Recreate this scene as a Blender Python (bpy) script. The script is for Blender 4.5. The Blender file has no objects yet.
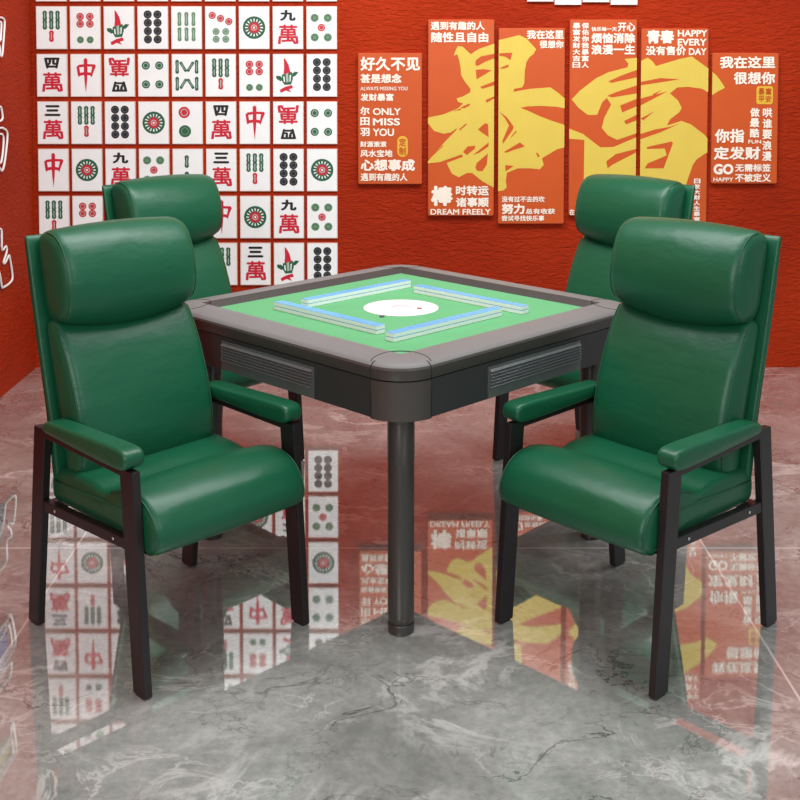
import bpy, bmesh, math, random
from mathutils import Vector, Matrix
from mathutils.geometry import tessellate_polygon
random.seed(7)
sc = bpy.context.scene
COL = sc.collection
PI = math.pi

# ------------------------------------------------------------------ camera
FPX, HORY, CX, CAMH = 1135.0, 61.557, 401.0, 1.615
PITCH = math.radians(2.7)
YPP = HORY + FPX*math.tan(PITCH)
cd = bpy.data.cameras.new('camera'); cam = bpy.data.objects.new('camera', cd); COL.objects.link(cam)
cd.sensor_fit = 'HORIZONTAL'; cd.sensor_width = 36; cd.lens = FPX/800*36
cd.shift_x = -(CX-400)/800; cd.shift_y = (YPP-400)/800
cd.clip_start = .05; cd.clip_end = 100
cam.location = (0, 0, CAMH); cam.rotation_euler = (PI/2-PITCH, 0, 0)
sc.camera = cam
sc.view_settings.view_transform = 'Standard'; sc.view_settings.look = 'None'
sc.view_settings.gamma = 1; sc.view_settings.use_curve_mapping = False
sc.view_settings.exposure = 0

def ray(px, py):
    a = (px-CX)/FPX; b = (YPP-py)/FPX
    return Vector((a, math.cos(PITCH)+b*math.sin(PITCH), -math.sin(PITCH)+b*math.cos(PITCH)))
def at_y(px, py, Y):
    d = ray(px, py); return Vector((0, 0, CAMH)) + d*(Y/d.y)
def at_x(px, py, X):
    d = ray(px, py); return Vector((0, 0, CAMH)) + d*(X/d.x)
def at_z(px, py, Z=0):
    d = ray(px, py); return Vector((0, 0, CAMH)) + d*((Z-CAMH)/d.z)

WALL_Y, WALL_X = 5.93, -1.926

# --------------------------------------------------------------- materials
def lin(c):
    c /= 255.0
    return c/12.92 if c <= .04045 else ((c+.055)/1.055)**2.4
def rgb(r, g, b): return (lin(r), lin(g), lin(b), 1)
MATS = {}
def mat(name, col, rough=.5, metal=0, spec=.5, bump=None, coat=0):
    """bump = (scale, strength, distance, stretch xyz)"""
    m = bpy.data.materials.new(name); m.use_nodes = True
    nt = m.node_tree; b = nt.nodes['Principled BSDF']
    b.inputs['Base Color'].default_value = col; b.inputs['Roughness'].default_value = rough
    b.inputs['Metallic'].default_value = metal; b.inputs['Specular IOR Level'].default_value = spec
    b.inputs['Coat Weight'].default_value = coat
    m.diffuse_color = col
    # slight procedural tone variation
    tc = nt.nodes.new('ShaderNodeTexCoord')
    n = nt.nodes.new('ShaderNodeTexNoise'); n.inputs['Scale'].default_value = 9; n.inputs['Detail'].default_value = 3
    nt.links.new(tc.outputs['Object'], n.inputs['Vector'])
    mx = nt.nodes.new('ShaderNodeMix'); mx.data_type = 'RGBA'
    mx.inputs[6].default_value = tuple(min(1, c*.92) for c in col[:3])+(1,)
    mx.inputs[7].default_value = tuple(min(1, c*1.07) for c in col[:3])+(1,)
    nt.links.new(n.outputs['Fac'], mx.inputs[0]); nt.links.new(mx.outputs[2], b.inputs['Base Color'])
    if bump:
        s, st, dist, stretch = bump
        mp = nt.nodes.new('ShaderNodeMapping'); mp.inputs['Scale'].default_value = stretch
        nt.links.new(tc.outputs['Object'], mp.inputs['Vector'])
        n2 = nt.nodes.new('ShaderNodeTexNoise'); n2.inputs['Scale'].default_value = s; n2.inputs['Detail'].default_value = 5
        nt.links.new(mp.outputs[0], n2.inputs['Vector'])
        bp = nt.nodes.new('ShaderNodeBump'); bp.inputs['Strength'].default_value = st; bp.inputs['Distance'].default_value = dist
        nt.links.new(n2.outputs['Fac'], bp.inputs['Height']); nt.links.new(bp.outputs[0], b.inputs['Normal'])
    MATS[name] = m
    return m

mat('leather', rgb(18, 88, 58), .36, 0, .45, (7, .34, .012, (1, 1, 2.2)))
mat('leather_dark', rgb(16, 78, 50), .4, 0, .5, (20, .2, .004, (1, 1, 1)))
mat('piping_green', rgb(22, 84, 56), .45)
mat('frame_black', rgb(34, 29, 30), .38, 0, .45, (40, .1, .002, (4, 4, .5)))
mat('screw_metal', rgb(215, 215, 210), .3, .6)
mat('rubber', rgb(18, 18, 18), .7)
mat('table_rim', rgb(122, 120, 119), .5, 0, .35)
mat('table_band', rgb(78, 74, 71), .38, .3, .4)
mat('table_apron', rgb(60, 60, 60), .42, .2, .4)
mat('table_corner', rgb(84, 80, 76), .4, .35, .4)
mat('table_drawer', rgb(108, 112, 112), .4, .35, .4)
mat('table_leg', rgb(76, 74, 71), .34, .4, .5)
mat('seam_dark', rgb(22, 20, 20), .7)
mat('felt', rgb(103, 169, 118), .95, 0, .1, (90, .3, .002, (1, 1, 1)))
mat('felt_center', rgb(140, 216, 150), .95, 0, .1, (90, .3, .002, (1, 1, 1)))
mat('disc_white', rgb(244, 240, 240), .35)
mat('button_red', rgb(190, 70, 80), .4); mat('button_grey', rgb(120, 110, 118), .4); mat('disc_pink', rgb(240, 228, 234), .4)
mat('tile_white', rgb(252, 253, 254), .3); mat('tile_blue', rgb(96, 172, 222), .3)
mat('plaque_white', rgb(244, 248, 246), .45); mat('plaque_edge', rgb(238, 218, 206), .5)
mat('ink_green', rgb(34, 94, 62), .5); mat('ink_light_green', rgb(104, 142, 108), .5)
mat('ink_red', rgb(206, 24, 52), .5); mat('ink_black', rgb(22, 24, 28), .5); mat('ink_grey', rgb(84, 92, 96), .5)
mat('ink_pale', rgb(168, 190, 176), .5)
mat('board_orange', rgb(200, 80, 14), .5); mat('board_edge', rgb(196, 90, 52), .5)
mat('brush_yellow', rgb(220, 192, 78), .5); mat('letter_white', rgb(250, 236, 220), .5)
mat('seal_gold', rgb(226, 178, 50), .5)
mat('neon_white', rgb(250, 244, 240), .4)
mat('mural_green', rgb(96, 116, 84), .6); mat('mural_violet', rgb(70, 72, 150), .6); mat('mural_tan', rgb(180, 160, 96), .6)
mat('mural_dark', rgb(40, 38, 66), .6)

def wall_material():
    m = bpy.data.materials.new('red_textured_plaster'); m.use_nodes = True
    nt = m.node_tree; b = nt.nodes['Principled BSDF']; L = nt.links.new
    b.inputs['Roughness'].default_value = .7; b.inputs['Specular IOR Level'].default_value = .12
    tc = nt.nodes.new('ShaderNodeTexCoord')
    mp = nt.nodes.new('ShaderNodeMapping'); mp.inputs['Scale'].default_value = (9, 9, 30); mp.inputs['Rotation'].default_value = (.5, .35, 0)
    L(tc.outputs['Object'], mp.inputs['Vector'])
    n = nt.nodes.new('ShaderNodeTexNoise'); n.inputs['Scale'].default_value = 1.8; n.inputs['Detail'].default_value = 6; n.inputs['Distortion'].default_value = 1.2
    L(mp.outputs[0], n.inputs['Vector'])
    n2 = nt.nodes.new('ShaderNodeTexNoise'); n2.inputs['Scale'].default_value = 1.3; n2.inputs['Detail'].default_value = 2
    L(tc.outputs['Object'], n2.inputs['Vector'])
    r = nt.nodes.new('ShaderNodeValToRGB')
    r.color_ramp.elements[0].position = .3; r.color_ramp.elements[0].color = rgb(152, 37, 8)
    r.color_ramp.elements[1].position = .7; r.color_ramp.elements[1].color = rgb(176, 50, 13)
    L(n2.outputs['Fac'], r.inputs[0]); L(r.outputs[0], b.inputs['Base Color'])
    bp = nt.nodes.new('ShaderNodeBump'); bp.inputs['Strength'].default_value = .75; bp.inputs['Distance'].default_value = .02
    L(n.outputs['Fac'], bp.inputs['Height']); L(bp.outputs[0], b.inputs['Normal'])
    return m
MATS['wall'] = wall_material()

GX0 = at_z(85, 534).x; GX1 = at_z(699, 538).x; GY = at_z(300, 548).y
def floor_material():
    m = bpy.data.materials.new('polished_grey_marble'); m.use_nodes = True
    nt = m.node_tree; L = nt.links.new; b = nt.nodes['Principled BSDF']; out = nt.nodes['Material Output']
    def N(t, **k):
        n = nt.nodes.new(t)
        for a, v in k.items(): n.inputs[a].default_value = v
        return n
    def M(op, a, bb=None, c=None):
        n = nt.nodes.new('ShaderNodeMath'); n.operation = op
        for i, v in enumerate((a, bb, c)):
            if v is None: continue
            if isinstance(v, (int, float)): n.inputs[i].default_value = v
            else: L(v, n.inputs[i])
        return n.outputs[0]
    def mix(f, a, c):
        n = nt.nodes.new('ShaderNodeMix'); n.data_type = 'RGBA'
        L(f, n.inputs[0])
        for i, v in ((6, a), (7, c)):
            if isinstance(v, tuple): n.inputs[i].default_value = v
            else: L(v, n.inputs[i])
        return n.outputs[2]
    tc = N('ShaderNodeTexCoord'); P = tc.outputs['Object']
    base = N('ShaderNodeTexNoise', Scale=2.2, Detail=9, Roughness=.68, Distortion=.7); L(P, base.inputs['Vector'])
    r = N('ShaderNodeValToRGB'); e = r.color_ramp.elements
    e[0].position = .32; e[0].color = rgb(146, 149, 143); e[1].position = .68; e[1].color = rgb(214, 216, 209)
    L(base.outputs['Fac'], r.inputs[0]); col = r.outputs[0]
    fine = N('ShaderNodeTexNoise', Scale=38, Detail=6, Roughness=.7); L(P, fine.inputs['Vector'])
    fr = N('ShaderNodeMapRange'); fr.inputs[1].default_value = .35; fr.inputs[2].default_value = .7; L(fine.outputs['Fac'], fr.inputs[0])
    fm = M('MULTIPLY', fr.outputs[0], .42)
    col = mix(fm, col, rgb(104, 107, 101))
    def vein(scale, off, width, dist, rough=.6):
        mp = N('ShaderNodeMapping'); mp.inputs['Location'].default_value = off; mp.inputs['Rotation'].default_value = (0, 0, .6)
        mp.inputs['Scale'].default_value = (1.2, 1.5, 1); L(P, mp.inputs['Vector'])
        n = N('ShaderNodeTexNoise', Scale=scale, Detail=8, Roughness=rough, Distortion=dist); L(mp.outputs[0], n.inputs['Vector'])
        a = M('ABSOLUTE', M('SUBTRACT', n.outputs['Fac'], .5))
        s = M('SUBTRACT', 1.0, M('DIVIDE', a, width)); s = M('MAXIMUM', s, 0.0)
        k = N('ShaderNodeTexNoise', Scale=scale*.9, Detail=2); L(mp.outputs[0], k.inputs['Vector'])
        g = N('ShaderNodeMapRange'); g.inputs[1].default_value = .45; g.inputs[2].default_value = .62; L(k.outputs['Fac'], g.inputs[0])
        return M('MULTIPLY', s, g.outputs[0])
    col = mix(M('MULTIPLY', vein(1.25, (3.2, 1.1, 0), .03, .9), .85), col, rgb(244, 244, 238))
    col = mix(M('MULTIPLY', vein(2.6, (7.7, 4.3, 0), .02, 1.3), .7), col, rgb(236, 235, 228))
    col = mix(M('MULTIPLY', vein(1.9, (1.4, 9.1, 0), .010, 1.0), .8), col, rgb(58, 58, 56))
    col = mix(M('MULTIPLY', vein(4.2, (5.4, 2.1, 0), .012, .8), .5), col, rgb(70, 68, 64))
    sp = N('ShaderNodeSeparateXYZ'); L(P, sp.inputs[0])
    per = GX1-GX0
    def grid(o, x0, p):
        f = M('PINGPONG', M('SUBTRACT', o, x0), p/2)
        return M('LESS_THAN', f, .0034)
    g = M('MAXIMUM', grid(sp.outputs[0], GX0, per), grid(sp.outputs[1], GY, per))
    col = mix(g, col, rgb(246, 240, 234))
    L(col, b.inputs['Base Color'])
    b.inputs['Roughness'].default_value = .55; b.inputs['Specular IOR Level'].default_value = .2
    bp = N('ShaderNodeBump', Strength=.12, Distance=.004); L(fine.outputs['Fac'], bp.inputs['Height']); L(bp.outputs[0], b.inputs['Normal'])
    gl = N('ShaderNodeBsdfGlossy', Roughness=.012); gl.inputs['Color'].default_value = (1, 1, 1, 1)
    bp2 = N('ShaderNodeBump', Strength=.02, Distance=.001); L(fine.outputs['Fac'], bp2.inputs['Height']); L(bp2.outputs[0], gl.inputs['Normal'])
    lw = N('ShaderNodeLayerWeight', Blend=.32)
    fac = N('ShaderNodeMapRange'); fac.inputs[1].default_value = 0; fac.inputs[2].default_value = 1
    fac.inputs[3].default_value = .20; fac.inputs[4].default_value = 1.9; L(lw.outputs['Fresnel'], fac.inputs[0])
    ms = N('ShaderNodeMixShader'); fac.clamp = False; L(M('MINIMUM', fac.outputs[0], .8), ms.inputs[0]); L(b.outputs[0], ms.inputs[1]); L(gl.outputs[0], ms.inputs[2])
    L(ms.outputs[0], out.inputs['Surface'])
    return m
MATS['floor'] = floor_material()

# ---------------------------------------------------------------- builders
def link(name, me, parent=None, loc=None):
    o = bpy.data.objects.new(name, me); COL.objects.link(o)
    if parent: o.parent = parent
    if loc is not None: o.location = loc
    return o
def tag(o, label, cat, group=None):
    o['label'] = label; o['category'] = cat
    if group: o['group'] = group
    return o
def thing(name, label, cat, loc=(0, 0, 0), rz=0, group=None):
    o = bpy.data.objects.new(name, None); COL.objects.link(o); o.empty_display_size = .1
    o.location = loc; o.rotation_euler = (0, 0, rz)
    return tag(o, label, cat, group)

class MB:
    """collects geometry with material slots into ONE mesh"""
    def __init__(s): s.v = []; s.f = []; s.m = []; s.mats = []; s.sm = []
    def slot(s, m):
        if m not in s.mats: s.mats.append(m)
        return s.mats.index(m)
    def add(s, vs, fs, m, smooth=False):
        k = len(s.v); i = s.slot(m)
        s.v += [tuple(v) for v in vs]
        for f in fs: s.f.append([k+a for a in f]); s.m.append(i); s.sm.append(smooth)
    def box(s, lo, hi, m):
        x0, y0, z0 = lo; x1, y1, z1 = hi
        s.add([(x0,y0,z0),(x1,y0,z0),(x1,y1,z0),(x0,y1,z0),(x0,y0,z1),(x1,y0,z1),(x1,y1,z1),(x0,y1,z1)],
              [(0,3,2,1),(4,5,6,7),(0,1,5,4),(1,2,6,5),(2,3,7,6),(3,0,4,7)], m)
    def poly(s, pts, m, depth=0, n=Vector((0, -1, 0))):
        """flat polygon (list of 3d points); optional thickness away from the front normal"""
        pts = [Vector(p) for p in pts]
        tri = tessellate_polygon([pts])
        fs = []
        for t in tri:
            a, b, c = (pts[i] for i in t)
            fs.append(tuple(t) if (b-a).cross(c-a).dot(n) > 0 else tuple(reversed(t)))
        s.add(pts, fs, m)
        if depth:
            k = len(pts); back = [p-n*depth for p in pts]
            s.add(pts+back, [(i, (i+1) % k, k+(i+1) % k, k+i) for i in range(k)], m)
    def tube(s, pts, r, m, n=8, closed=False, radii=None):
        pts = [Vector(p) for p in pts]; k = len(pts); vs = []; fs = []
        prev = None
        for i, p in enumerate(pts):
            if closed: d = pts[(i+1) % k]-pts[i-1]
            else: d = pts[min(i+1, k-1)]-pts[max(i-1, 0)]
            d.normalize()
            if prev is None:
                a = Vector((0, 0, 1)) if abs(d.z) < .9 else Vector((1, 0, 0))
                u = d.cross(a).normalized()
            else:
                u = (prev-d*prev.dot(d)).normalized()
            prev = u; w = d.cross(u); rr = radii[i] if radii else r
            for j in range(n):
                t = 2*PI*j/n; vs.append(p+u*math.cos(t)*rr+w*math.sin(t)*rr)
        kk = k if closed else k-1
        for i in range(kk):
            for j in range(n):
                a = i*n+j; b = i*n+(j+1) % n; c = ((i+1) % k)*n+(j+1) % n; d = ((i+1) % k)*n+j
                fs.append((a, b, c, d))
        if not closed: fs.append(tuple(range(n))[::-1]); fs.append(tuple((k-1)*n+j for j in range(n)))
        s.add(vs, fs, m, True)
    def lathe(s, prof, m, n=32, center=(0, 0, 0), smooth=True):
        c = Vector(center); vs = []; fs = []
        for r, z in prof:
            for j in range(n): vs.append(c+Vector((r*math.cos(2*PI*j/n), r*math.sin(2*PI*j/n), z)))
        for i in range(len(prof)-1):
            for j in range(n): fs.append((i*n+j, i*n+(j+1) % n, (i+1)*n+(j+1) % n, (i+1)*n+j))
        fs.append(tuple(range(n))[::-1]); fs.append(tuple((len(prof)-1)*n+j for j in range(n)))
        s.add(vs, fs, m, smooth)
    def mesh(s, name, bevel=0):
        me = bpy.data.meshes.new(name); me.from_pydata(s.v, [], s.f)
        for m in s.mats: me.materials.append(MATS[m])
        for p, i, q in zip(me.polygons, s.m, s.sm): p.material_index = i; p.use_smooth = q
        if bevel:
            bm = bmesh.new(); bm.from_mesh(me)
            bmesh.ops.bevel(bm, geom=bm.edges[:]+bm.verts[:], offset=bevel, segments=2, profile=.5, affect='EDGES')
            bm.to_mesh(me); bm.free()
        me.update()
        return me
    def build(s, name, parent=None, bevel=0, loc=None): return link(name, s.mesh(name, bevel), parent, loc)

def sharp_normals(o, ang=40):
    me = o.data
    for p in me.polygons: p.use_smooth = True
    me.set_sharp_from_angle(angle=math.radians(ang))

def catmull(pts, n, closed=True):
    """resample a control polygon smoothly"""
    out = []; k = len(pts); segs = k if closed else k-1
    for i in range(segs):
        g = lambda j: Vector(pts[j % k]) if closed else Vector(pts[max(0, min(k-1, j))])
        p0, p1, p2, p3 = g(i-1), g(i), g(i+1), g(i+2)
        for q in range(n):
            t = q/n
            out.append(.5*((2*p1)+(-p0+p2)*t+(2*p0-5*p1+4*p2-p3)*t*t+(-p0+3*p1-3*p2+p3)*t**3))
    if not closed: out.append(Vector(pts[-1]))
    return out

def cushion(prof, w, r, puff=0, sub=5, warp=None, stations=13, m='leather', name='cushion', parent=None, side_puff=0.0):
    """side profile (y,z) lofted along x with rounded ends; front is pushed out by puff at the middle"""
    P = []
    for i in range(len(prof)):
        a, c = Vector(prof[i]), Vector(prof[(i+1) % len(prof)]); q = max(2, int((c-a).length/.012))
        P += [a.lerp(c, j/q) for j in range(q)]
    for it in range(sub): P = [(P[i-1]+P[i]*2+P[(i+1) % len(P)])/4 for i in range(len(P))]
    P = [(p.x, p.y) for p in P]; n = len(P)
    area = sum(P[i][0]*P[(i+1) % n][1]-P[(i+1) % n][0]*P[i][1] for i in range(n))
    if area < 0: P.reverse()
    Nn = []
    for i in range(n):
        dx = P[(i+1) % n][0]-P[i-1][0]; dy = P[(i+1) % n][1]-P[i-1][1]; l = math.hypot(dx, dy) or 1
        Nn.append((dy/l, -dx/l))
    xs = []
    for q in range(7):                       # rounded end, from the flat cap outward
        t = q/6*PI/2; xs.append((w-r+r*math.cos(t), r*(1-math.sin(t))))
    right = xs
    mid = [(x, 0) for x in [(w-r)*(1-2*j/(stations+1)) for j in range(1, stations+1)]]
    left = [(-x, ins) for x, ins in reversed(right)]
    allx = right+mid+left
    cy = sum(p[0] for p in P)/n; cz = sum(p[1] for p in P)/n
    def ring(x, ins):
        u = max(0, 1-(x/w)**2); out = []
        for (y, z), (ny, nz) in zip(P, Nn):
            k = puff*u*max(0, ny)
            q = Vector((x, y-ny*ins+ny*k, z-nz*ins+nz*k*.5))
            if warp: q = warp(q, x/w)
            out.append(q)
        return out
    vs = []; fs = []
    for x, ins in allx: vs += ring(x, ins)
    for i in range(len(allx)-1):
        for j in range(n):
            fs.append((i*n+j, (i+1)*n+j, (i+1)*n+(j+1) % n, i*n+(j+1) % n))
    # domed end caps
    for base, sx in ((0, 1), ((len(allx)-1)*n, -1)):
        c = sum((vs[base+j] for j in range(n)), Vector())/n
        inner = [vs[base+j].lerp(c, .45)+Vector((sx*side_puff, 0, 0)) for j in range(n)]
        k = len(vs); vs += inner; vs.append(c+Vector((sx*side_puff*1.3, 0, 0)))
        for j in range(n):
            a, b, c2, d = base+j, base+(j+1) % n, k+(j+1) % n, k+j
            fs.append((a, b, c2, d) if sx > 0 else (d, c2, b, a))
            fs.append((k+j, k+(j+1) % n, k+n) if sx > 0 else (k+n, k+(j+1) % n, k+j))
    b = MB(); b.add(vs, fs, m, True)
    o = b.build(name, parent)
    bm = bmesh.new(); bm.from_mesh(o.data); bmesh.ops.recalc_face_normals(bm, faces=bm.faces[:]); bm.to_mesh(o.data); bm.free()
    def edge_line(x, ins, lift, sel):
        pts = [q for q, pr in zip(ring(x, ins-lift), P) if sel(pr)]
        return pts
    return o, edge_line

# ------------------------------------------------------------- text meshes
_tc = {}
def text_geo(s, bold=.03):
    key = (s, bold)
    if key in _tc: return _tc[key]
    c = bpy.data.curves.new('lettering', 'FONT'); c.body = s; c.size = 1; c.resolution_u = 3
    if len(s) > 1 and ord(s[0]) > 0x2000: c.space_character = 1.02
    o = bpy.data.objects.new('lettering_source', c); COL.objects.link(o)
    dg = bpy.context.evaluated_depsgraph_get(); dg.update()
    me = bpy.data.meshes.new_from_object(o.evaluated_get(dg))
    V = [(v.co.x, v.co.y) for v in me.vertices]; F = [tuple(p.vertices) for p in me.polygons]
    bpy.data.objects.remove(o); bpy.data.curves.remove(c); bpy.data.meshes.remove(me)
    if bold:
        VV = []; FF = []
        for q, (dx, dy) in enumerate(((0, 0), (bold, 0), (-bold, 0), (0, bold), (0, -bold), (bold*.7, bold*.7), (-bold*.7, bold*.7), (bold*.7, -bold*.7), (-bold*.7, -bold*.7))):
            k = len(VV); VV += [(x+dx, y+dy, q) for x, y in V]; FF += [tuple(k+a for a in f) for f in F]
        V, F = VV, FF
    else: V = [(x, y, 0) for x, y in V]
    x0 = min(v[0] for v in V); x1 = max(v[0] for v in V); y0 = min(v[1] for v in V); y1 = max(v[1] for v in V)
    V = [((x-x0)/(x1-x0), (y-y0)/(y1-y0), q) for x, y, q in V]
    _tc[key] = (V, F); return V, F
def text_into(mb, s, fn, rect, m, bold=.03, rot=None, taper=0):
    """fit the string into rect (u0,v0,u1,v1) with v downward; fn(u,v) -> 3d point"""
    V, F = text_geo(s, bold); u0, v0, u1, v1 = rect
    vs = []
    for x, y, q in V:
        if taper: x = .5+(x-.5)*(1-taper*(1-y))
        if rot == 180: x, y = 1-x, 1-y
        if rot == 90: x, y = 1-y, x           # turned a quarter
        if rot == -90: x, y = y, 1-x
        vs.append(fn(u0+(u1-u0)*x, v1-(v1-v0)*y)+Vector((0, -.00007*q, 0)))
    mb.add(vs, F, m)

# ------------------------------------------------------------ the room
def struct(o): o['kind'] = 'structure'; return o
b = MB(); b.box((WALL_X-.15, -2.0, -.1), (4.2, WALL_Y+.15, 0), 'floor'); struct(b.build('floor'))
b = MB(); b.box((WALL_X-.15, WALL_Y, 0), (4.2, WALL_Y+.15, 3.0), 'wall'); struct(b.build('wall_back'))
b = MB(); b.box((WALL_X-.15, -2.0, 0), (WALL_X, WALL_Y, 3.0), 'wall'); struct(b.build('wall_left'))

# --------------------------------------------------- mahjong plaques on wall
def disc(mb, c, r, m, fn, n=16, sx=1, hole=0):
    u, v = c
    if not hole:
        mb.poly([fn(u+r*sx*math.cos(2*PI*j/n), v+r*math.sin(2*PI*j/n)) for j in range(n)], m)
    else:
        vs = []
        for j in range(n):
            a = 2*PI*j/n
            vs += [fn(u+r*math.cos(a), v+r*math.sin(a)), fn(u+hole*math.cos(a), v+hole*math.sin(a))]
        mb.add(vs, [(2*j, (2*j+2) % (2*n), (2*j+3) % (2*n), 2*j+1) for j in range(n)], m)
# plaque face coordinates: u 0..1 across, v 0..1.4 down (so discs stay round)
PW, PH = .1585, .2225
PASP = PH/PW
def face(layer):
    return lambda u, v: Vector(((u-.5)*PW, -.0125-layer*.0006, (PASP/2-v)*PW))
def dot(mb, u, v, r, m, m2):
    disc(mb, (u, v), r, m, face(1)); disc(mb, (u, v), r*.66, m2, face(2), hole=r*.5, n=14)
def stick(mb, u, v, h, m, m2, w=.074, ang=0):
    """a bamboo stick: two lobes with a pale core"""
    def seg(w, h, lay, mm):
        pts = []
        for j in range(9): a = PI*j/8; pts.append((w*math.cos(a), -h/2+w-w*math.sin(a)))
        pts.append((-w*.8, 0))
        for j in range(9): a = PI+PI*j/8; pts.append((w*math.cos(a), h/2-w-w*math.sin(a)))
        pts.append((w*.8, 0))
        ca, sa = math.cos(ang), math.sin(ang)
        mb.poly([face(lay)(u+x*ca-y*sa, v+x*sa+y*ca) for x, y in pts], mm)
    seg(w, h, 1, m); seg(w*.22, h*.66, 2, m2)
G_, LG, R_, K_, GY_ , PL = 'ink_green', 'ink_light_green', 'ink_red', 'ink_black', 'ink_grey', 'ink_pale'
def d_seven_bamboo(mb):
    for v in (.33, .62):
        for u in (.29, .5, .71): stick(mb, u, v-.02, .33, G_, PL)
    stick(mb, .5, .98, .38, R_, PL, .08)
def d_six_circles(mb):
    for u in (.34, .66):
        for v in (.34, .58): dot(mb, u, v, .125, R_, 'ink_pale')
        dot(mb, u, 1.1, .115, LG, G_)
def d_bird(mb):
    f = face(1); g = face(2)
    P = lambda pts, m, fn=f: mb.poly([fn(u, v) for u, v in pts], m)
    P([(.36,.12),(.43,.2),(.52,.36),(.58,.62),(.44,.7),(.35,.66),(.37,.45)], R_)
    P([(.3,.68),(.62,.58),(.66,.8),(.6,1.0),(.38,1.02),(.28,.86)], G_)
    P([(.1,.72),(.24,.72),(.34,.84),(.26,.9),(.12,.82)], G_); P([(.62,.66),(.72,.58),(.84,.6),(.74,.72),(.64,.76)], G_)
    P([(.22,1.18),(.4,1.08),(.62,1.02),(.66,1.12),(.52,1.16),(.6,1.26),(.42,1.2),(.26,1.28)], R_)
    P([(.42,.66),(.5,.62),(.52,.92),(.44,.94)], 'ink_pale', g); P([(.34,.74),(.38,.74),(.4,.92),(.36,.92)], 'plaque_white', g)
    P([(.55,.7),(.6,.68),(.58,.9),(.55,.92)], 'plaque_white', g)
def d_eight_circles(mb):
    for u in (.34, .66):
        for j in range(4): dot(mb, u, .27+.272*j, .135, K_, GY_)
def d_six_bamboo(mb):
    for v in (.42, .92):
        for u in (.27, .5, .73): stick(mb, u, v, .46, LG, PL, .066)
def d_seven_circles(mb):
    for k in range(3): dot(mb, .24+.27*k, .3+.1*k, .12, R_, 'ink_pale')
    for u in (.36, .68):
        for v in (.83, 1.08): dot(mb, u, v, .115, LG, PL)
def d_one_circle(mb):
    disc(mb, (.5, .7), .37, G_, face(1), 28)
    for k in range(16):
        a = 2*PI*k/16; c, s = math.cos(a), math.sin(a)
        mb.poly([face(2)(.5+c*.2-s*.012, .7+s*.2+c*.012), face(2)(.5+c*.29-s*.024, .7+s*.29+c*.024),
                 face(2)(.5+c*.29+s*.024, .7+s*.29-c*.024), face(2)(.5+c*.2+s*.012, .7+s*.2-c*.012)], 'plaque_white')
    disc(mb, (.5, .7), .175, R_, face(2), 20); disc(mb, (.5, .7), .1, 'ink_pale', face(3), 14, hole=.07); disc(mb, (.5, .7), .035, 'plaque_white', face(3), 10)
def char(mb, s, rect, m, bold=.035, rot=None, taper=0): text_into(mb, s, face(1), rect, m, bold, rot, taper)
def d_wan(num, inv=False):
    def f(mb):
        if inv:
            char(mb, '萬', (.2, .12, .8, .74), R_, .02, 180, -.3); char(mb, num, (.24, .9, .76, 1.24), K_, .05, 180, .35)
        else:
            char(mb, num, (.24, .12, .76, .48), K_, .05, None, .3 if num == '四' else 0); char(mb, '萬', (.22, .6, .8, 1.24), R_, .02, None, -.3)
    return f
def d_zhong(mb):
    P = lambda pts: mb.poly([face(1)(u, v) for u, v in pts], R_)
    P([(.44,.18),(.5,.13),(.56,.18),(.56,.6),(.54,.9),(.5,1.28),(.46,.9),(.44,.6)])
    P([(.2,.42),(.28,.36),(.33,.7),(.27,.76),(.24,.7)]); P([(.72,.38),(.8,.34),(.84,.4),(.76,.58),(.7,.76),(.66,.72)])
    P([(.26,.36),(.5,.33),(.8,.34),(.78,.42),(.5,.41),(.27,.45)]); P([(.27,.62),(.5,.59),(.72,.62),(.7,.72),(.5,.68),(.3,.72)])
def d_five_circles(mb):
    for u in (.27, .7):
        for v in (.38, 1.02): dot(mb, u, v, .135, LG, G_)
    dot(mb, .49, .7, .125, R_, PL)
def d_four_circles(mb):
    for u in (.26, .7):
        for v in (.38, 1.0): dot(mb, u, v, .135, G_, PL)
def d_eight_bamboo(mb):
    for v, s in ((.42, 1), (.98, -1)):
        for u in (.18, .82): stick(mb, u, v, .46, G_, PL, .06)
        stick(mb, .38, v, .38, G_, PL, .05, -.55*s); stick(mb, .62, v, .38, G_, PL, .05, .55*s)
def d_two_circles(mb):
    dot(mb, .4, .36, .19, R_, PL); dot(mb, .42, .98, .2, G_, LG)
def d_two_bamboo(mb): stick(mb, .47, .42, .42, G_, PL, .07); stick(mb, .47, .96, .42, G_, PL, .07)
DES = {'A': (d_seven_bamboo, 'six green sticks above a red one'), 'B': (d_six_circles, 'four red circles over two green'),
 'C': (d_bird, 'a red and green bird'), 'D': (d_eight_circles, 'eight black circles'), 'E': (d_six_bamboo, 'six pale green sticks'),
 'F': (d_seven_circles, 'three red circles over four green'), 'G': (d_one_circle, 'one big green ringed circle'),
 'H': (d_wan('九'), 'black 九 over red 萬'), 'I': (d_five_circles, 'four green circles around one red'),
 '4': (d_wan('四'), 'black 四 over red 萬'), 'Z': (d_zhong, 'a single red 中'), 'V': (d_wan('四', True), 'upside-down red 萬 over black 四'),
 'Q': (d_four_circles, 'four green circles'), 'W': (d_eight_bamboo, 'green sticks forming W over M'),
 '3': (d_wan('三'), 'black 三 over red 萬'), 'T': (d_two_circles, 'red circle over green circle'), 'S': (d_two_bamboo, 'two green sticks')}
GRID = ['QIHGZA3DB', 'ABCDEFGHI', '4ZVQWABCD', '3ADGT4ZVQ', 'ZGHIS3ADG', 'ABCQIZGHI', '4IZGBA3CD']
ROWN = ['cut-off top row', 'first full row', 'second full row', 'third full row', 'fourth full row', 'fifth full row', 'bottom row']
COLN = ['first', 'second', 'third', 'fourth', 'fifth', 'sixth', 'seventh', 'eighth', 'last']
p_meshes = {}
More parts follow.
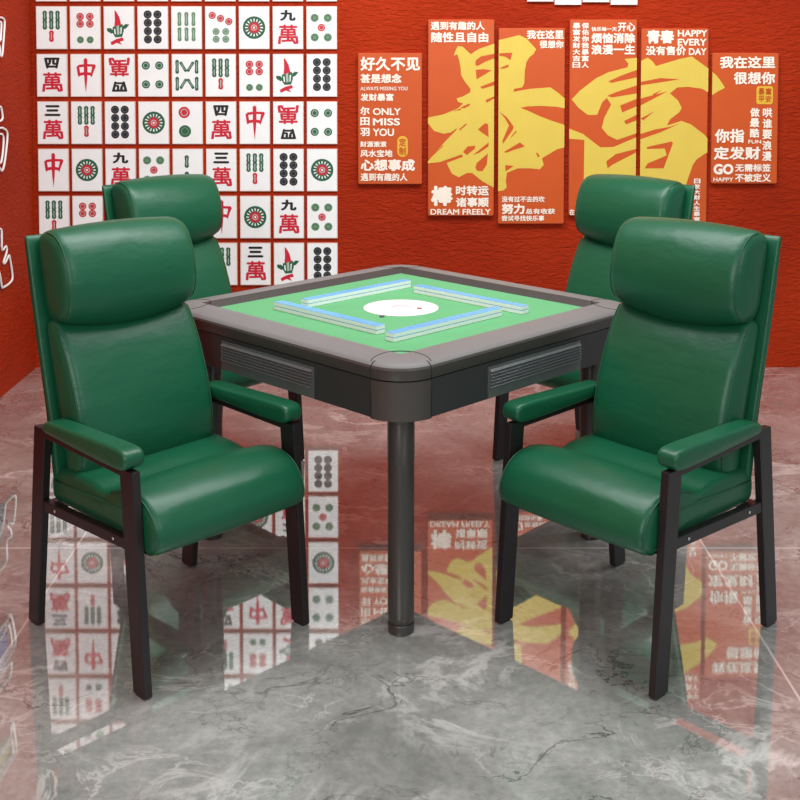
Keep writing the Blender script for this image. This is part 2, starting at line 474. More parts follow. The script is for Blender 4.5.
def plaque_mesh(k):
    if k in p_meshes: return p_meshes[k]
    mb = MB(); mb.box((-PW/2, -.012, -PH/2), (PW/2, 0, PH/2), 'plaque_edge')
    e = .004; y = -.0123
    mb.add([(-PW/2+e, y, -PH/2+e), (PW/2-e, y, -PH/2+e), (PW/2-e, y, PH/2-e), (-PW/2+e, y, PH/2-e)], [(0, 1, 2, 3)], 'plaque_white')
    if k: DES[k][0](mb)
    p_meshes[k] = mb.mesh('mahjong_plaque'); return p_meshes[k]
# grid from the photograph: column pitch along the row at pixel y = 170, row pitch from the column at x = 180
xA = at_y(38.3, 170, WALL_Y-.012).x; xB = at_y(307, 170, WALL_Y-.012).x; dxp = (xB-xA)/8
zA = at_y(180, 6.2, WALL_Y-.012).z; zB = at_y(180, 243, WALL_Y-.012).z; dzp = (zB-zA)/5
for r in range(7):
    for c in range(9):
        k = GRID[r][c]
        o = link('mahjong_plaque', plaque_mesh(k), None, (xA+dxp*c+PW/2, WALL_Y, zA+dzp*(r-1)-PH/2))  # mahjong-patterned plaque flat against the wall
        tag(o, 'white plaque, %s, %s, %s' % (DES[k][1], ROWN[r], COLN[c]+' column from left' if c < 8 else 'rightmost column'), 'wall plaque', 'mahjong plaques on the red wall')
for i, (a, c_, yb) in enumerate([(527.5, 553, 1.4), (555, 581, 4.6), (583, 609, 2.0), (611, 637, 4.6)]):
    lo = at_y(a, yb, WALL_Y-.012); hi = at_y(c_, yb, WALL_Y-.012); w = hi.x-lo.x
    mb = MB(); mb.box((0, -.02, 0), (w, 0, .22), 'plaque_white'); mb.box((-.002, -.012, -.002), (w+.002, 0, .222), 'plaque_edge')
    o = mb.build('blank_plaque', None, 0, (lo.x, WALL_Y, lo.z))  # plain white plaque, no picture on it
    tag(o, '%s of four white plaques cut off by top edge above orange boards' % ['leftmost', 'second from left', 'third from left', 'rightmost'][i], 'wall plaque', 'white plaques above the orange boards')

# --------------------------------------------------------- orange signboards
BT = .028
def board(rect, label):
    x0, y0, x1, y1 = rect
    ym = (y0+y1)/2; Y = WALL_Y-BT
    a = at_y(x0, ym, Y); d = at_y(x1, ym, Y); t = at_y((x0+x1)/2, y0, Y).z; bt = at_y((x0+x1)/2, y1, Y).z
    root = thing('orange_signboard', label, 'signboard', ((a.x+d.x)/2, WALL_Y, bt), 0, 'orange signboards on the red wall')  # signboard fixed flat to the wall
    W = d.x-a.x; H = t-bt
    mb = MB(); mb.box((-W/2, -BT, 0), (W/2, 0, H), 'board_orange')
    p = mb.build('board', root)
    bm = bmesh.new(); bm.from_mesh(p.data)
    es = [e for e in bm.edges if abs(e.verts[0].co.y-e.verts[1].co.y) > .01]
    bmesh.ops.bevel(bm, geom=es, offset=.008, segments=3, profile=.5, affect='EDGES')
    es = [e for e in bm.edges if e.verts[0].co.y < -BT+.001 and e.verts[1].co.y < -BT+.001]
    bmesh.ops.bevel(bm, geom=es, offset=.003, segments=1, profile=.5, affect='EDGES'); bm.to_mesh(p.data); bm.free()
    p.data.materials.append(MATS['board_edge'])
    for q in p.data.polygons:
        if q.normal.y > -.95: q.material_index = 1
    def fn(lay):
        def f(u, v): return Vector(((u-x0)/(x1-x0)*W-W/2, -BT-.0012*lay, H-(v-y0)/(y1-y0)*H))
        return f
    return root, fn
def lettering(root, fn, lines):
    for s, rect, *o in lines:
        mb = MB(); text_into(mb, s, fn(2), rect, o[1] if len(o) > 1 else 'letter_white', o[0] if o else .035); mb.build('lettering', root)
def brush(root, fn, polys, gaps=()):
    for P in polys:
        mb = MB(); mb.poly([fn(.8)(u, v) for u, v in P], 'brush_yellow'); mb.build('brush_stroke', root)
    for P in gaps:
        mb = MB(); mb.poly([fn(1.3)(u, v) for u, v in P], 'board_orange'); mb.build('stroke_gap', root)
def colchars(s, x0, y0, x1, y1):
    h = (y1-y0)/len(s)
    return [(ch, (x0, y0+h*i+h*.06, x1, y0+h*(i+1)-h*.06)) for i, ch in enumerate(s)]

R1, f1 = board((358, 53, 421.9, 184.2), 'leftmost small orange board, headed 好久不见, reading ONLY MISS YOU')
lettering(R1, f1, [('好久不见', (360.5, 56.7, 420, 70.7)), ('甚是想念', (360.5, 73.6, 401.6, 83)), ('ALWAYS MISSING YOU', (360.5, 86.5, 407.5, 90.3), .012),
  ('发财暴富', (360.5, 93.3, 393.5, 100.8)), ('尔', (360.2, 106.4, 369.6, 115)), ('田', (360.2, 117, 369.6, 125.3)), ('羽', (360.2, 127.6, 369.6, 136)),
  ('ONLY', (372.8, 107.8, 400.8, 115), .03), ('MISS', (372.8, 118, 400, 125.3), .03), ('YOU', (372.8, 128.3, 394, 136), .03),
  ('财源滚滚', (360.2, 141, 386.5, 147)), ('风水宝地', (360.2, 149.5, 392.5, 157)), ('心想事成', (360.5, 159, 415, 171), .045), ('遇到有趣的人', (360.5, 173, 407.5, 181))])
def seal(root, fn, rect, chars, round_):
    x0, y0, x1, y1 = rect; mb = MB(); r = (x1-x0)/2*round_; pts = []
    for cx, cy, a0 in ((x1-r, y0+r, -90), (x1-r, y1-r, 0), (x0+r, y1-r, 90), (x0+r, y0+r, 180)):
        for j in range(7): a = math.radians(a0+15*j); pts.append((cx+r*math.cos(a), cy+r*math.sin(a)))
    mb.poly([fn(1)(u, v) for u, v in pts], 'seal_gold')
    o = mb.build('seal', root)
    mb = MB()
    for s, rc in chars: text_into(mb, s, fn(2), rc, 'board_orange', .02)
    mb.build('seal_character', o)
seal(R1, f1, (397.3, 135.8, 407.8, 156.8), [('定', (399, 138, 406, 146)), ('制', (399, 147, 406, 155))], .95)

R2, f2 = board((428, 19.4, 494, 215.8), 'tall orange board with yellow bird-shaped brush strokes, ending in DREAM FREELY')
brush(R2, f2, [[(494,43.5),(478.7,48.7),(470.6,54),(466.9,50.6),(462.5,46.5),(457.5,46),(455.5,50),(453.5,55.5),(457,54),(459,60),(460.5,68),(461,75),(465.6,82.5),(470.6,88.5),(470,92),(463,96),(456.5,98),(458,101.5),(463,103),
   (458.3,107.8),(443.4,114),(428,117.2),(428,122.7),(434,130.5),(443.4,133.3),(451,132),(457,127.5),(456,130),(443.4,143),(428,161),(428,163),(440,161.7),(451,157.8),(462,154),(463,156.5),(447,162.5),(448,165.6),(452,173.4),(459,177),(467,172.7),(472.3,172.7),(482.5,181),(492.6,186.7),(494,187)]],
  [[(475,64),(475.5,60),(481,56),(494,53.5),(494,58),(485,61.5),(477,66)], [(475.5,69.5),(483,68.8),(491.5,70),(476.5,79)], [(480,86.5),(494,81),(494,85),(482,88.5)],
   [(485.5,99.5),(494,96),(494,98),(486.5,102.5)], [(460.5,107),(469.5,103),(470,105),(464,108)], [(452,111),(462,107.5),(461,109.5)], [(478,129),(485,122.7),(488,123.5),(488.7,136.7),(484,133.6)],
   [(463,151.6),(467.7,146),(475.5,145.3),(474.7,148.5),(467,154.7)], [(473,154.7),(488.7,142),(488.7,146),(479.4,152.3)], [(475.5,167),(477,162.5),(488,153),(487,164),(482.5,171),(477,170.3)],
   [(430,158),(443,144.5),(443,146)], [(459,129),(466,123),(467,124),(460,130)]])
lettering(R2, f2, [('遇到有趣的人', (430.6, 21.5, 484.4, 30)), ('随性且自由', (431, 31.9, 488, 42.3)), ('棒', (431, 185.5, 453, 206), .05), ('时转运', (456, 185.3, 489, 195.3)), ('诸事顺', (456, 197.2, 489, 207)), ('DREAM FREELY', (430.6, 208.8, 491, 214.6), .025)])

R3, f3 = board((498.4, 28, 564.4, 223.8), 'tall orange board with a yellow brush bird body, 努力 near its foot')
brush(R3, f3, [[(498.4,40),(519,35),(526,38.5),(535.7,49),(533,54),(529,57),(526,62),(524.5,70),(524,83),(522,87),(514,88.5),(513,91.5),(530,88.5),(550,87),(558,92.5),(564.4,98),(564.4,108),(556,106.3),(540,105.5),(527,106),(520,107.5),(527,110),(540,116),(552,120.5),(564.4,124.5),
   (564.4,147),(557,149),(542,158),(544,164.5),(540,169),(531,168),(518,168),(507,172.5),(506,181),(507,187),(504,190),(498.4,191)]],
  [[(499,53),(512,52.5),(510,60),(505,56.5),(499,55.5)], [(499,68),(508.5,64),(508,67),(503,68.5)], [(499,111),(507,117),(513.5,126),(513,129),(503,143.5),(502.5,140),(509,125),(505,118)],
   [(504,151.5),(520,142),(525,146),(514,149.5),(506,152.5)], [(505.5,164.7),(514,165.6),(505.7,171)], [(512,135),(516,130),(516.5,131.5),(510,138.5)], [(536,152),(538,153),(540,156),(538,157)]])
lettering(R3, f3, [('我在这里', (526.3, 30, 563, 39)), ('很想你', (539, 40.3, 563, 48.2)), ('没有过不去的坎', (502, 195.9, 545, 202)), ('努力', (502, 203.4, 525, 214), .05), ('总有收获', (526, 208.4, 555.5, 214)), ('尝试寻找快乐事', (502, 215.3, 544.8, 221))])

R4, f4 = board((569.3, 19.5, 636.3, 215.5), 'tall orange board headed 烦恼消除 浪漫一生, partly behind the rear right chair')
brush(R4, f4, [[(571.5,99),(580,90),(596,77.7),(607.8,72),(626.8,67),(628,63.4),(624,58.7),(636.3,57.5),(636.3,133),(617.3,139.5),(608,135),(601.8,127.6),(604,118),(611,104),(606.6,97.5),(602,102),(597,114.5),(587.6,114.5),(578,107)],
   [(569.3,128.3),(583,133.5),(600.6,147),(613.7,146.6),(636.3,137),(636.3,200),(584,200),(584.5,139.5),(569.3,138.3)]],
  [[(608,81),(620,75.5),(636.3,69.5),(636.3,77),(611,82.5)], [(607,95.5),(615,92),(636.3,85),(636.3,93),(612,97)], [(620,105),(636.3,98.5),(636.3,106),(622,112)], [(624,120.5),(636.3,114.5),(636.3,120),(626,124)],
   [(606.6,161),(616,153.7),(636.3,148.5),(636.3,152),(612.5,164.5),(608,168)]])
lettering(R4, f4, colchars('暴富发财大吉日', 572, 22.4, 579.7, 68)+colchars('保佑你我暴富人', 581, 22.4, 588.3, 68)+[('快乐每一天', (590.6, 26.8, 616, 31.2)), ('开心', (617, 22.4, 634.4, 31.4)), ('烦恼消除', (590.6, 32.8, 634.4, 43.2), .04), ('浪漫一生', (590.6, 44.2, 634.4, 54.5), .04), ('在', (570, 209, 575, 215))])

R5, f5 = board((640.5, 28.5, 707.6, 223.5), 'tall orange board reading HAPPY EVERY DAY, behind the right headrests')
brush(R5, f5, [[(640.5,60.5),(647,57.5),(651.7,61),(655.3,65.8),(679,58.7),(690.9,56.3),(707.6,68.2),(707.6,92),(701.6,88.4),(688,86.5),(676.6,87.2),(669.5,93),(677.8,100.3),(681.4,107.4),(679,112),(669.5,119.3),(667,125.2),(681.4,120.5),(690.9,124),(705,134.7),(707.6,138),(707.6,152),(704.7,153.7),(697,159),(693.3,164.4),(688.5,178.6),(684,195),(640.5,195)]],
  [[(640.5,81.5),(660,77.7),(679,79),(660,82),(645.8,84.2),(640.5,85)], [(640.5,98),(667,91),(640.5,105)], [(640.5,118),(654,111),(643,120)], [(640.5,133.5),(655,129),(669.5,126.5),(680,123),(660,132),(643,138),(640.5,138.5)],
   [(647,146.6),(672,141),(673,143),(664,168),(645,168),(648,163),(667,155),(665,148),(647,148.5)], [(652,94),(662,89.5),(654,95)]])
lettering(R5, f5, [('青春', (645.8, 30, 673, 43.5), .05), ('HAPPY', (676.6, 30, 706, 36.6), .03), ('EVERY', (676.6, 38.7, 705.4, 45.6), .03), ('DAY', (687.8, 48, 705.4, 55), .03), ('没有售价', (645, 45.8, 685, 55.2))]+colchars('日发大财人生暴富', 694.5, 178, 701, 222))

R6, f6 = board((711.8, 53, 778, 183.6), 'rightmost small orange board reading 我在这里 很想你 and GO HAPPY')
brush(R6, f6, [[(711.8,72),(716,75.5),(721,82),(724.5,87.6),(717,91.5),(711.8,95)]])
lettering(R6, f6, [('我在这里', (719, 56.2, 774.3, 68.3)), ('很想你', (733, 71.8, 774.3, 84.3)), ('你指', (714.9, 128.7, 744.4, 142.6)), ('定发财', (714, 146.4, 760.7, 159.5)), ('GO', (714, 163.7, 734, 174.5), .05), ('HAPPY', (714, 177.4, 734, 181.4), .02),
  ('FUN', (748.5, 139.7, 761.4, 143.4), .02), ('无需标签', (735.7, 163.7, 771.6, 171.6)), ('不被定义', (735.7, 173.4, 771.6, 181.8))]+colchars('做最酷', 749.8, 107, 759.4, 138)+colchars('哄谁要浪漫', 762.5, 107, 772, 161.5))
seal(R6, f6, (756, 86, 772.5, 104), [('暴', (758, 88, 764, 94.5)), ('富', (765, 88, 771, 94.5)), ('平', (758, 95.5, 764, 102)), ('安', (765, 95.5, 771, 102))], .3)

# -------------------------------------- outlined lettering on the left wall
def left_wall_lettering(label, outlines, patch, pm):
    c = at_x(0.5, sum(p[1] for p in outlines[0])/len(outlines[0]), WALL_X)
    root = thing('outline_lettering', label, 'wall lettering', c, 0, 'white outlined characters on the left wall')  # outlined characters on the wall itself
    conv = lambda p, off: at_x(p[0]-2.6, p[1], WALL_X)-c+Vector((off, 0, 0))
    for P in outlines:
        pts = catmull([(a, b_, 0) for a, b_ in P], 3)
        mb = MB(); mb.tube([conv((q.x, q.y), .008) for q in pts], .0055, 'neon_white', 6, True); mb.build('outline', root)
    mb = MB(); mb.poly([conv(p, .003) for p in patch], pm, .003, Vector((1, 0, 0))); mb.build('painted_backing', root)
left_wall_lettering('white outlined character at the top of the left wall, cut by the frame edge',
  [[(-30,24),(-12,19),(0,17.5),(4,18.5),(5.5,22),(4.5,38),(3,55),(1,54.5),(0,45),(-10,47),(-28,52)], [(-22,30),(-6,25),(1,22),(2.2,24),(1.6,35),(.6,41),(-8,42),(-20,44)]],
  [(-75,30),(-40,14),(-8,22),(.4,30),(-.4,46),(-30,70),(-75,80)], 'mural_tan')
left_wall_lettering('white outlined character midway up the left wall, cut by the frame edge',
  [[(-25,120),(-8,110),(0,107),(2,108),(3.5,118),(0,121.5),(-10,125)], [(-30,140),(-10,131),(1,128),(5,128.8),(8.2,133),(7.5,146),(5,165),(2.5,171),(0,168),(-8,172),(-28,176)], [(-22,146),(-4,136),(1,134),(4,136),(4.2,146),(2.5,160),(.5,163),(-8,160),(-20,162)]],
  [(-75,120),(-36,110),(-10,118),(-1,128),(1.5,150),(-2,170),(-35,185),(-75,190)], 'mural_violet')
left_wall_lettering('white outlined character low on the left wall beside the front chair',
  [[(-20,236),(-4,230),(1.5,229),(2.5,233),(3,250),(7,246),(7.5,252),(4.5,262),(6,263),(9.5,256),(10.5,257),(13,272),(12.5,281),(4,287.5),(2.5,285),(-2,268),(-18,262)]],
  [(-75,250),(-35,240),(-6,246),(.6,262),(2.5,290),(-4,297),(-35,305),(-75,300)], 'mural_dark')
left_wall_lettering('white outlined character below the cut edge, nearest the floor of the left wall',
  [[(-60,330),(-44,322),(-30,318),(-26,326),(-28,350),(-34,372),(-46,378),(-60,384)]],
  [(-85,330),(-50,322),(-34,330),(-38,370),(-85,380)], 'mural_green')

# ---------------------------------------------------------------- the table
TY = 3.797
table = thing('mahjong_table', 'square grey mahjong table with green felt top and round legs between the four chairs', 'table', (0, TY, 0), math.radians(45))
S, CR = .5785, .118
def rsq(half, r, z, n=10):
    r = max(r, .001); pts = []
    for cx, cy, a0 in ((half-r, half-r, 0), (-half+r, half-r, 90), (-half+r, -half+r, 180), (half-r, -half+r, 270)):
        for j in range(n+1): a = math.radians(a0+90*j/n); pts.append(Vector((cx+r*math.cos(a), cy+r*math.sin(a), z)))
    return pts
def rings(name, specs, m, parent, cap0=False, cap1=False, sharp=35):
    R = [rsq(*s) for s in specs]; n = len(R[0]); vs = [p for r in R for p in r]; fs = []
    for i in range(len(R)-1):
        for j in range(n): fs.append((i*n+j, i*n+(j+1) % n, (i+1)*n+(j+1) % n, (i+1)*n+j))
    if cap0: fs.append(tuple(range(n))[::-1])
    if cap1: fs.append(tuple((len(R)-1)*n+j for j in range(n)))
    mb = MB(); mb.add(vs, fs, m); o = mb.build(name, parent); sharp_normals(o, sharp); return o
rings('apron', [(.40, .02, .645), (.571, .112, .64), (S-.003, CR-.003, .643), (S-.003, CR-.003, .748), (.50, .05, .749)], 'table_apron', table, True, True)
rings('edge_band', [(.50, .04, .7515), (S-.001, CR-.001, .7515), (S, CR, .754), (S, CR, .780), (S-.004, CR-.004, .7855)], 'table_band', table, True)
rings('rim', [(S-.004, CR-.004, .7857), (S-.010, CR-.010, .7925), (S-.018, CR-.016, .796), (.480, .006, .8030), (.477, .005, .8026)], 'table_rim', table)
rings('inner_bevel', [(.477, .005, .8026), (.474, .004, .801), (.4475, .003, .781), (.444, .003, .770)], 'table_band', table)
mb = MB(); mb.add(rsq(.4465, .003, .7835), [tuple(range(44))], 'felt'); mb.add(rsq(.4465, .003, .770), [tuple(range(44))[::-1]], 'felt'); felt = mb.build('playing_surface', table)
mb = MB(); mb.lathe([(.127, .0), (.127, .0024), (.124, .003)], 'disc_white', 48, (0, 0, .7835)); dsc = mb.build('center_disc', table)
for (px, py, m_) in ((382, 315, 'button_grey'), (419.4, 307.6, 'button_red')):
    w = at_z(px, py, .79)-Vector((0, TY, 0)); w = Matrix.Rotation(-math.radians(45), 3, 'Z') @ w
    mb = MB(); mb.lathe([(.009, 0), (.009, .002), (.007, .0026)], m_, 16, (w.x, w.y, .7865)); mb.build('button', dsc)
mb = MB(); mb.lathe([(.035, 0), (.035, .0006)], 'disc_pink', 32, (0, 0, .7865)); mb.build('disc_marking', dsc)
# seams
def seam(pts, r=.0014, closed=False):
    mb = MB(); mb.tube(pts, r, 'seam_dark', 6, closed); mb.build('seam', table)
c0 = S-CR
for sx, sy in ((1, 1), (-1, 1), (-1, -1), (1, -1)):
    base = math.atan2(sy, sx)
    arc = []
    for j in range(17):
        a = base+PI/2+.10+(PI-.2)*j/16
        x = sx*(S-CR/2-.006)+CR*.7*math.cos(a); y = sy*(S-CR/2-.006)+CR*.7*math.sin(a); d = max(abs(x), abs(y))
        z = .796+(S-.018-d)/(S-.018-.480)*.007
        arc.append(Vector((x, y, max(.7945, min(z, .803))-.0002)))
    seam(arc)
    # lighter rounded corner block on the apron, vertical seams at its two edges
    vs = []; fs = []; n = 14; rr = CR-.0015
    for z in (.6395, .7475):
        for j in range(n+1): a = base-PI/4+PI/2*j/n; vs.append((sx*c0+rr*math.cos(a), sy*c0+rr*math.sin(a), z))
    for z in (.6395, .7475):
        for j in range(n+1): a = base-PI/4+PI/2*j/n; vs.append((sx*c0+(rr-.02)*math.cos(a), sy*c0+(rr-.02)*math.sin(a), z))
    k = n+1
    for j in range(n):
        fs += [(j, j+1, k+j+1, k+j), (2*k+j+1, 2*k+j, 3*k+j, 3*k+j+1), (j+1, j, 2*k+j, 2*k+j+1), (k+j, k+j+1, 3*k+j+1, 3*k+j)]
    fs += [(0, k, 3*k, 2*k), (n, 2*k+n, 3*k+n, k+n)]
    mb = MB(); mb.add(vs, fs, 'table_corner'); o = mb.build('corner_block', table); sharp_normals(o)
    for a in (base-PI/4, base+PI/4):
        x = sx*c0+(CR-.0012)*math.cos(a); y = sy*c0+(CR-.0012)*math.sin(a); nx, ny = math.cos(a), math.sin(a)
        seam([(x, y, .641), (x, y, .75)]); seam([(x+nx*.0012, y+ny*.0012, .7515), (x+nx*.0012, y+ny*.0012, .781), (x-nx*.007, y-ny*.007, .793), (x-nx*.017, y-ny*.017, .7965)], .0012)
    lg = MB(); L0 = .4555
    lg.lathe([(.0345, .03), (.0365, .032), (.0375, .05), (.0375, .484), (.0368, .486), (.0368, .489), (.0385, .491), (.0385, .64)], 'table_leg', 32, (sx*L0, sy*L0, 0))
    leg = lg.build('leg', table); sharp_normals(leg, 50)
    ft = MB(); ft.lathe([(.034, 0), (.037, .002), (.0385, .026), (.036, .029)], 'table_leg', 32, (sx*L0, sy*L0, 0)); o = ft.build('foot', leg); sharp_normals(o, 50)
    cl = MB(); cl.lathe([(.043, .632), (.044, .634), (.044, .64)], 'seam_dark', 32, (sx*L0, sy*L0, 0)); cl.build('leg_collar', leg)
# one ribbed drawer front in each side
dm = MB(); hw = .222; z0, z1 = .6445, .7345
dm.box((-hw, -S-.0015, z0), (hw, -S+.006, z1), 'table_drawer')
for k in range(6):
    z = z1-.006-.0092*k
    vs = [(-hw+.004, -S-.0015, z-.0072), (hw-.004, -S-.0015, z-.0072), (hw-.004, -S-.0015, z), (-hw+.004, -S-.0015, z), (-hw+.004, -S-.0085, z-.0066), (hw-.004, -S-.0085, z-.0066), (hw-.004, -S-.0017, z-.0008), (-hw+.004, -S-.0017, z-.0008)]
    dm.add(vs, [(0, 1, 5, 4), (4, 5, 6, 7), (7, 6, 2, 3), (0, 4, 7, 3), (1, 2, 6, 5)], 'table_drawer')
dme = dm.mesh('drawer_front')
for k in range(4):
    o = link('drawer_front', dme, table); o.rotation_euler = (0, 0, PI/2*k)

# --------------------------------------------------- tiles on the felt
TW, TD, TH = .0288, .0355, .0132
def game_tile_mesh():
    def bx(lo, hi, m, bev):
        mb = MB(); mb.box(lo, hi, m); return mb
    mb = MB(); h = TH; e = .0011
    x, y = TW/2, TD/2
    # bevelled slab: white body and a blue back on top
    zs = [(e, 0, 'tile_white'), (0, e, 'tile_white'), (0, h*.90, 'tile_white'), (0, h-e, 'tile_blue'), (e, h, 'tile_blue')]
    vs = []
    for ins, z, _ in zs: vs += [(-x+ins, -y+ins, z), (x-ins, -y+ins, z), (x-ins, y-ins, z), (-x+ins, y-ins, z)]
    mb.v = vs
    for m in ('tile_white', 'tile_blue'): mb.slot(m)
    def q(f, m): mb.f.append(list(f)); mb.m.append(mb.slot(m)); mb.sm.append(False)
    for i in range(4):
        for j in range(4): q((i*4+j, i*4+(j+1) % 4, (i+1)*4+(j+1) % 4, (i+1)*4+j), 'tile_blue' if i >= 2 else 'tile_white')
    q((3, 2, 1, 0), 'tile_white'); q((16, 17, 18, 19), 'tile_blue')
    return mb.mesh('mahjong_tile')
tme = game_tile_mesh()
rot45 = Matrix.Rotation(math.radians(45), 3, 'Z')
def tile_row(axis, const, start, side, skip_last_top=False):
    for lay in range(2):
        for i in range(17):
            t = start+.0292*(i+.5)
            a, bb = (t, const) if axis == 'a' else (const, t)
            w = rot45 @ Vector((a, bb, 0))
            o = link('mahjong_tile', tme, None, (w.x, TY+w.y, .7837+lay*(TH+.0002)))
            o.rotation_euler = (0, 0, math.radians(45)+(0 if axis == 'a' else PI/2))
            tag(o, 'white mahjong tile with blue back in the %s layer of the %s row' % (['lower', 'upper'][lay], side), 'mahjong tile', 'mahjong tiles in the %s layer of the %s row' % (['lower', 'upper'][lay], side))
tile_row('b', -.300, -.212, 'front left')
tile_row('a', -.300, -.346, 'front right')
tile_row('a', .243, -.220, 'back left')
tile_row('b', .229, -.350, 'back right')

# ---------------------------------------------------------------- chairs
def bar(mb, p0, p1, sy0, sx0, sy1, sx1, m, ends=True):
    """tapered bar between two points; section sized sx (x) and sy (y)"""
    vs = []
    for p, sy, sx in ((p0, sy0, sx0), (p1, sy1, sx1)):
        for ax, ay in ((-1, -1), (1, -1), (1, 1), (-1, 1)): vs.append((p[0]+ax*sx/2, p[1]+ay*sy/2, p[2]))
    mb.add(vs, [(0, 3, 2, 1), (4, 5, 6, 7), (0, 1, 5, 4), (1, 2, 6, 5), (2, 3, 7, 6), (3, 0, 4, 7)], m)
def make_chair():
    root = thing('armchair', '', 'chair')
    # frame
    for s in (-1, 1):
        mb = MB(); bar(mb, (s*.264, .285, .004), (s*.266, .238, .575), .056, .022, .060, .024, 'frame_black'); l = mb.build('leg', root, .002)
        mb = MB(); mb.box((s*.264-.009, .266, 0), (s*.264+.009, .304, .005), 'rubber'); mb.build('foot_pad', l)
        mb = MB(); bar(mb, (s*.265, -.262, .004), (s*.266, -.205, .585), .056, .022, .060, .024, 'frame_black'); l = mb.build('leg', root, .002)
        mb = MB(); mb.box((s*.265-.009, -.280, 0), (s*.265+.009, -.244, .005), 'rubber'); mb.build('foot_pad', l)
        mb = MB()
        vs = [(s*.266+ax*.012, y, z) for ax in (-1, 1) for y, z in ((-.19, .563), (.230, .555), (.230, .576), (-.19, .586))]
        mb.add(vs, [(0, 1, 2, 3), (7, 6, 5, 4), (0, 4, 5, 1), (1, 5, 6, 2), (2, 6, 7, 3), (3, 7, 4, 0)], 'frame_black')
        mb.build('arm_rail', root, .0015)
        mb = MB()
        vs = [(s*.262+ax*.012, y, z) for ax in (-1, 1) for y, z in ((-.222, .346), (.252, .366), (.252, .395), (-.222, .376))]
        mb.add(vs, [(0, 1, 2, 3), (7, 6, 5, 4), (0, 4, 5, 1), (1, 5, 6, 2), (2, 6, 7, 3), (3, 7, 4, 0)], 'frame_black')
        rl = mb.build('seat_rail', root, .002)
        for y in (-.13, .17):
            mb = MB(); k = MB(); z = .371+y*.042
            vs = [Vector((s*.2745, y, z)), Vector((s*.2762, y, z))]
            mb.tube(vs, .0042, 'screw_metal', 12); mb.build('screw', rl)
        # arm pad
        prof = [(-.158, .589), (-.163, .606), (-.150, .620), (-.08, .6235), (.05, .627), (.18, .631), (.250, .631), (.265, .618), (.265, .592), (.250, .576), (.15, .5755), (-.05, .582), (-.14, .586)]
        o, el = cushion(prof, .0325, .012, 0, 3, lambda q, u, s=s: q+Vector((s*.265, 0, 0)), 5, 'leather', 'armrest', root, .0015)
    for y in (-.215, .215):
        mb = MB(); mb.box((-.2525, y-.015, .336), (.2525, y+.015, .362), 'frame_black'); mb.build('crossbar', root, .002)
    # back shell
    sh = [(-.334, 1.107), (-.329, 1.115), (-.317, 1.109), (-.283, .97), (-.247, .82), (-.21, .68), (-.180, .57), (-.160, .45), (-.150, .40), (-.176, .398), (-.192, .47), (-.205, .57), (-.235, .68), (-.272, .82), (-.308, .97)]
    cushion(sh, .250, .007, 0, 2, None, 7, 'leather', 'back_shell', root)
    # lower back cushion
    def warp_back(q, u):
        t = max(0, (q.z-.80)/.09)
        return q+Vector((-q.x*.045*(1-(q.z-.42)/.46) * 0, 0, -.014*t*(1-u*u)))
    lb = [(-.268, .872), (-.252, .80), (-.215, .68), (-.182, .57), (-.160, .45), (-.140, .425), (-.095, .430), (-.068, .465), (-.066, .55), (-.088, .65), (-.126, .75), (-.168, .83), (-.210, .885), (-.245, .893)]
    lo, el = cushion(lb, .231, .030, .016, 6, warp_back, 13, 'leather', 'back_cushion', root, .004)
    for s in (-1, 1):
        pts = el(s*(.231-.030*.30), .030*(1-math.sqrt(1-.7**2))*1.0, .0018, lambda p: p[0] > -.150-(p[1]-.45)*.27 and .44 < p[1] < .87)
        pts = sorted(pts, key=lambda q: q.z)
        mb = MB(); mb.tube(pts, .0022, 'piping_green', 6); mb.build('piping', lo)
    # pleats gathered under the headrest
    # head cushion
    def warp_head(q, u):
        low = max(0, (.99-q.z)/.13)
        return q+Vector((0, 0, -.044*low*(1-u*u)*min(1, 1)+.012*max(0, (q.z-1.06)/.07)*(1-u*u)))
    hd = [(-.320, 1.108), (-.300, 1.02), (-.280, .94), (-.264, .888), (-.235, .874), (-.180, .878), (-.145, .905), (-.134, .96), (-.146, 1.03), (-.172, 1.090), (-.205, 1.121), (-.250, 1.131), (-.300, 1.124)]
    ho, el = cushion(hd, .228, .034, .016, 5, warp_head, 15, 'leather', 'head_cushion', root, .006)
    for s in (-1, 1):
        xx = .228-.034*.42
        pts = el(s*xx, .034*(1-math.sqrt(1-.58**2)), .0008, lambda p: p[0] > -.27)
        i0 = max(range(len(pts)), key=lambda i: (pts[i]-pts[i-1]).length); pts = pts[i0:]+pts[:i0]
        mb = MB(); mb.tube(pts, .0022, 'piping_green', 6); mb.build('piping', ho)
    # seat
    def warp_seat(q, u):
        top = 1 if q.z > .45 else 0
        return q+Vector((0, 0, .010*top*(1-u*u)*(1 if q.y > .12 else .4)))
    st = [(-.200, .372), (-.203, .455), (-.18, .474), (-.10, .476), (0, .476), (.05, .470), (.075, .458), (.10, .478), (.16, .500), (.22, .504), (.28, .490), (.322, .450), (.338, .405), (.326, .370), (.295, .350), (.262, .354), (.235, .372), (.10, .370), (-.10, .370)]
    so, el = cushion(st, .250, .024, .010, 6, warp_seat, 13, 'leather', 'seat', root, .003)
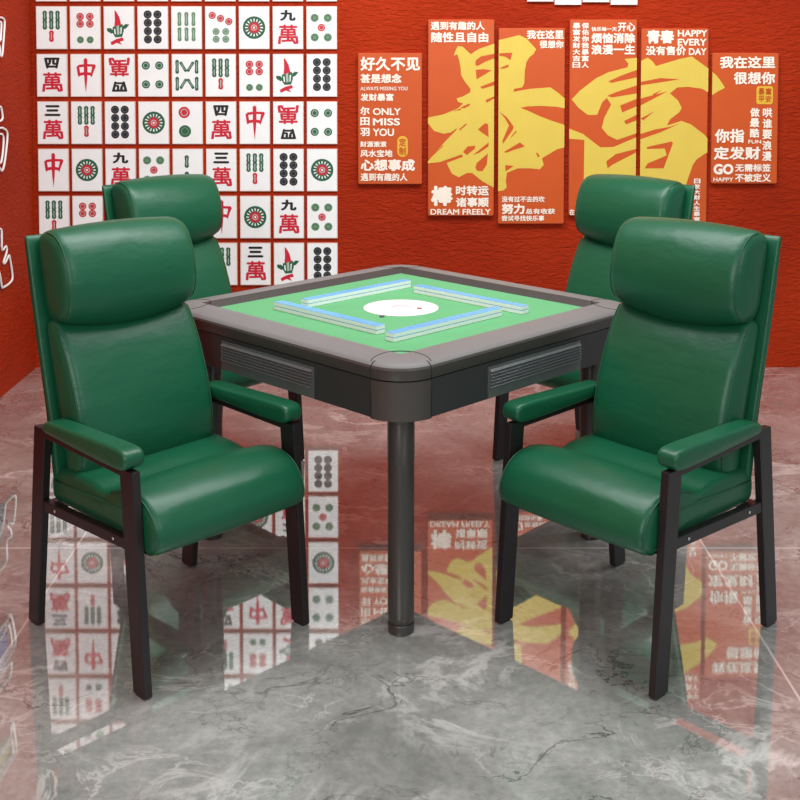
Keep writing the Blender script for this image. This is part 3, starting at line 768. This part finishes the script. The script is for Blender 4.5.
    for s in (-1, 1):
        pts = el(s*(.250-.024*.3), .024*(1-math.sqrt(1-.7**2)), .0018, lambda p: p[0] > .10 and (p[1] > .475 or p[0] > .255))
        i0 = max(range(len(pts)), key=lambda i: (pts[i]-pts[i-1]).length); pts = pts[i0:]+pts[:i0]
        mb = MB(); mb.tube(pts, .0026, 'piping_green', 6); mb.build('piping', so)
        # piping between slab and seat along the side
        mb = MB(); mb.tube([(s*.2525, y, .436+.040*(y+.19)) for y in (-.17, -.1, 0, .1, .2)], .003, 'piping_green', 6); mb.build('piping', so)
    return root
def copy_tree(o, parent=None):
    c = o.copy(); COL.objects.link(c)
    if parent: c.parent = parent
    for ch in list(o.children): copy_tree(ch, c)
    return c
first = make_chair()
CH = [((-.678, 3.207), -44.2, 'green leather armchair with black legs in the left foreground, nearest the left wall'),
      ((.685, 3.207), 222.8, 'green leather armchair with black legs in the right foreground'),
      ((-.806, 4.549), -43.5, 'green leather armchair behind the left foreground chair, in front of the tile plaques'),
      ((.786, 4.549), 223.5, 'green leather armchair behind the right foreground chair, in front of the orange boards')]
for i, (p, a, lab) in enumerate(CH):
    o = first if i == 0 else copy_tree(first)
    o.location = (p[0], p[1], 0); o.rotation_euler = (0, 0, math.radians(a-90)); tag(o, lab, 'chair', 'green armchairs around the table')

# ---------------------------------------------------------------- lights
def area(name, loc, target, sx, sy, power, col=(1, 1, 1)):
    l = bpy.data.lights.new(name, 'AREA'); l.shape = 'RECTANGLE'; l.size = sx; l.size_y = sy; l.energy = power; l.color = col
    o = bpy.data.objects.new(name, l); COL.objects.link(o); o.location = loc
    o.rotation_euler = (Vector(target)-Vector(loc)).to_track_quat('-Z', 'Y').to_euler(); return o
area('ceiling_softbox', (0, 3.4, 3.6), (0, 3.6, 0), 3.0, 2.2, 88)
area('wall_wash', (1.0, 3.9, 3.3), (.6, 5.93, 1.3), 3.8, .4, 60)  # unseen area lamp added to brighten the back wall
area('front_fill', (-1.2, -.8, 2.4), (0, 3.6, .7), 1.6, 1.6, 50)  # added soft fill from front left, no window there
area('front_fill', (1.9, .2, 3.0), (.5, 4.4, .6), 1.6, 1.6, 26)  # weaker added fill from front right, also without a window
w = bpy.data.worlds.new('studio_air'); sc.world = w; w.use_nodes = True
bg = w.node_tree.nodes['Background']; bg.inputs[0].default_value = (.9, .95, 1, 1); bg.inputs[1].default_value = .33
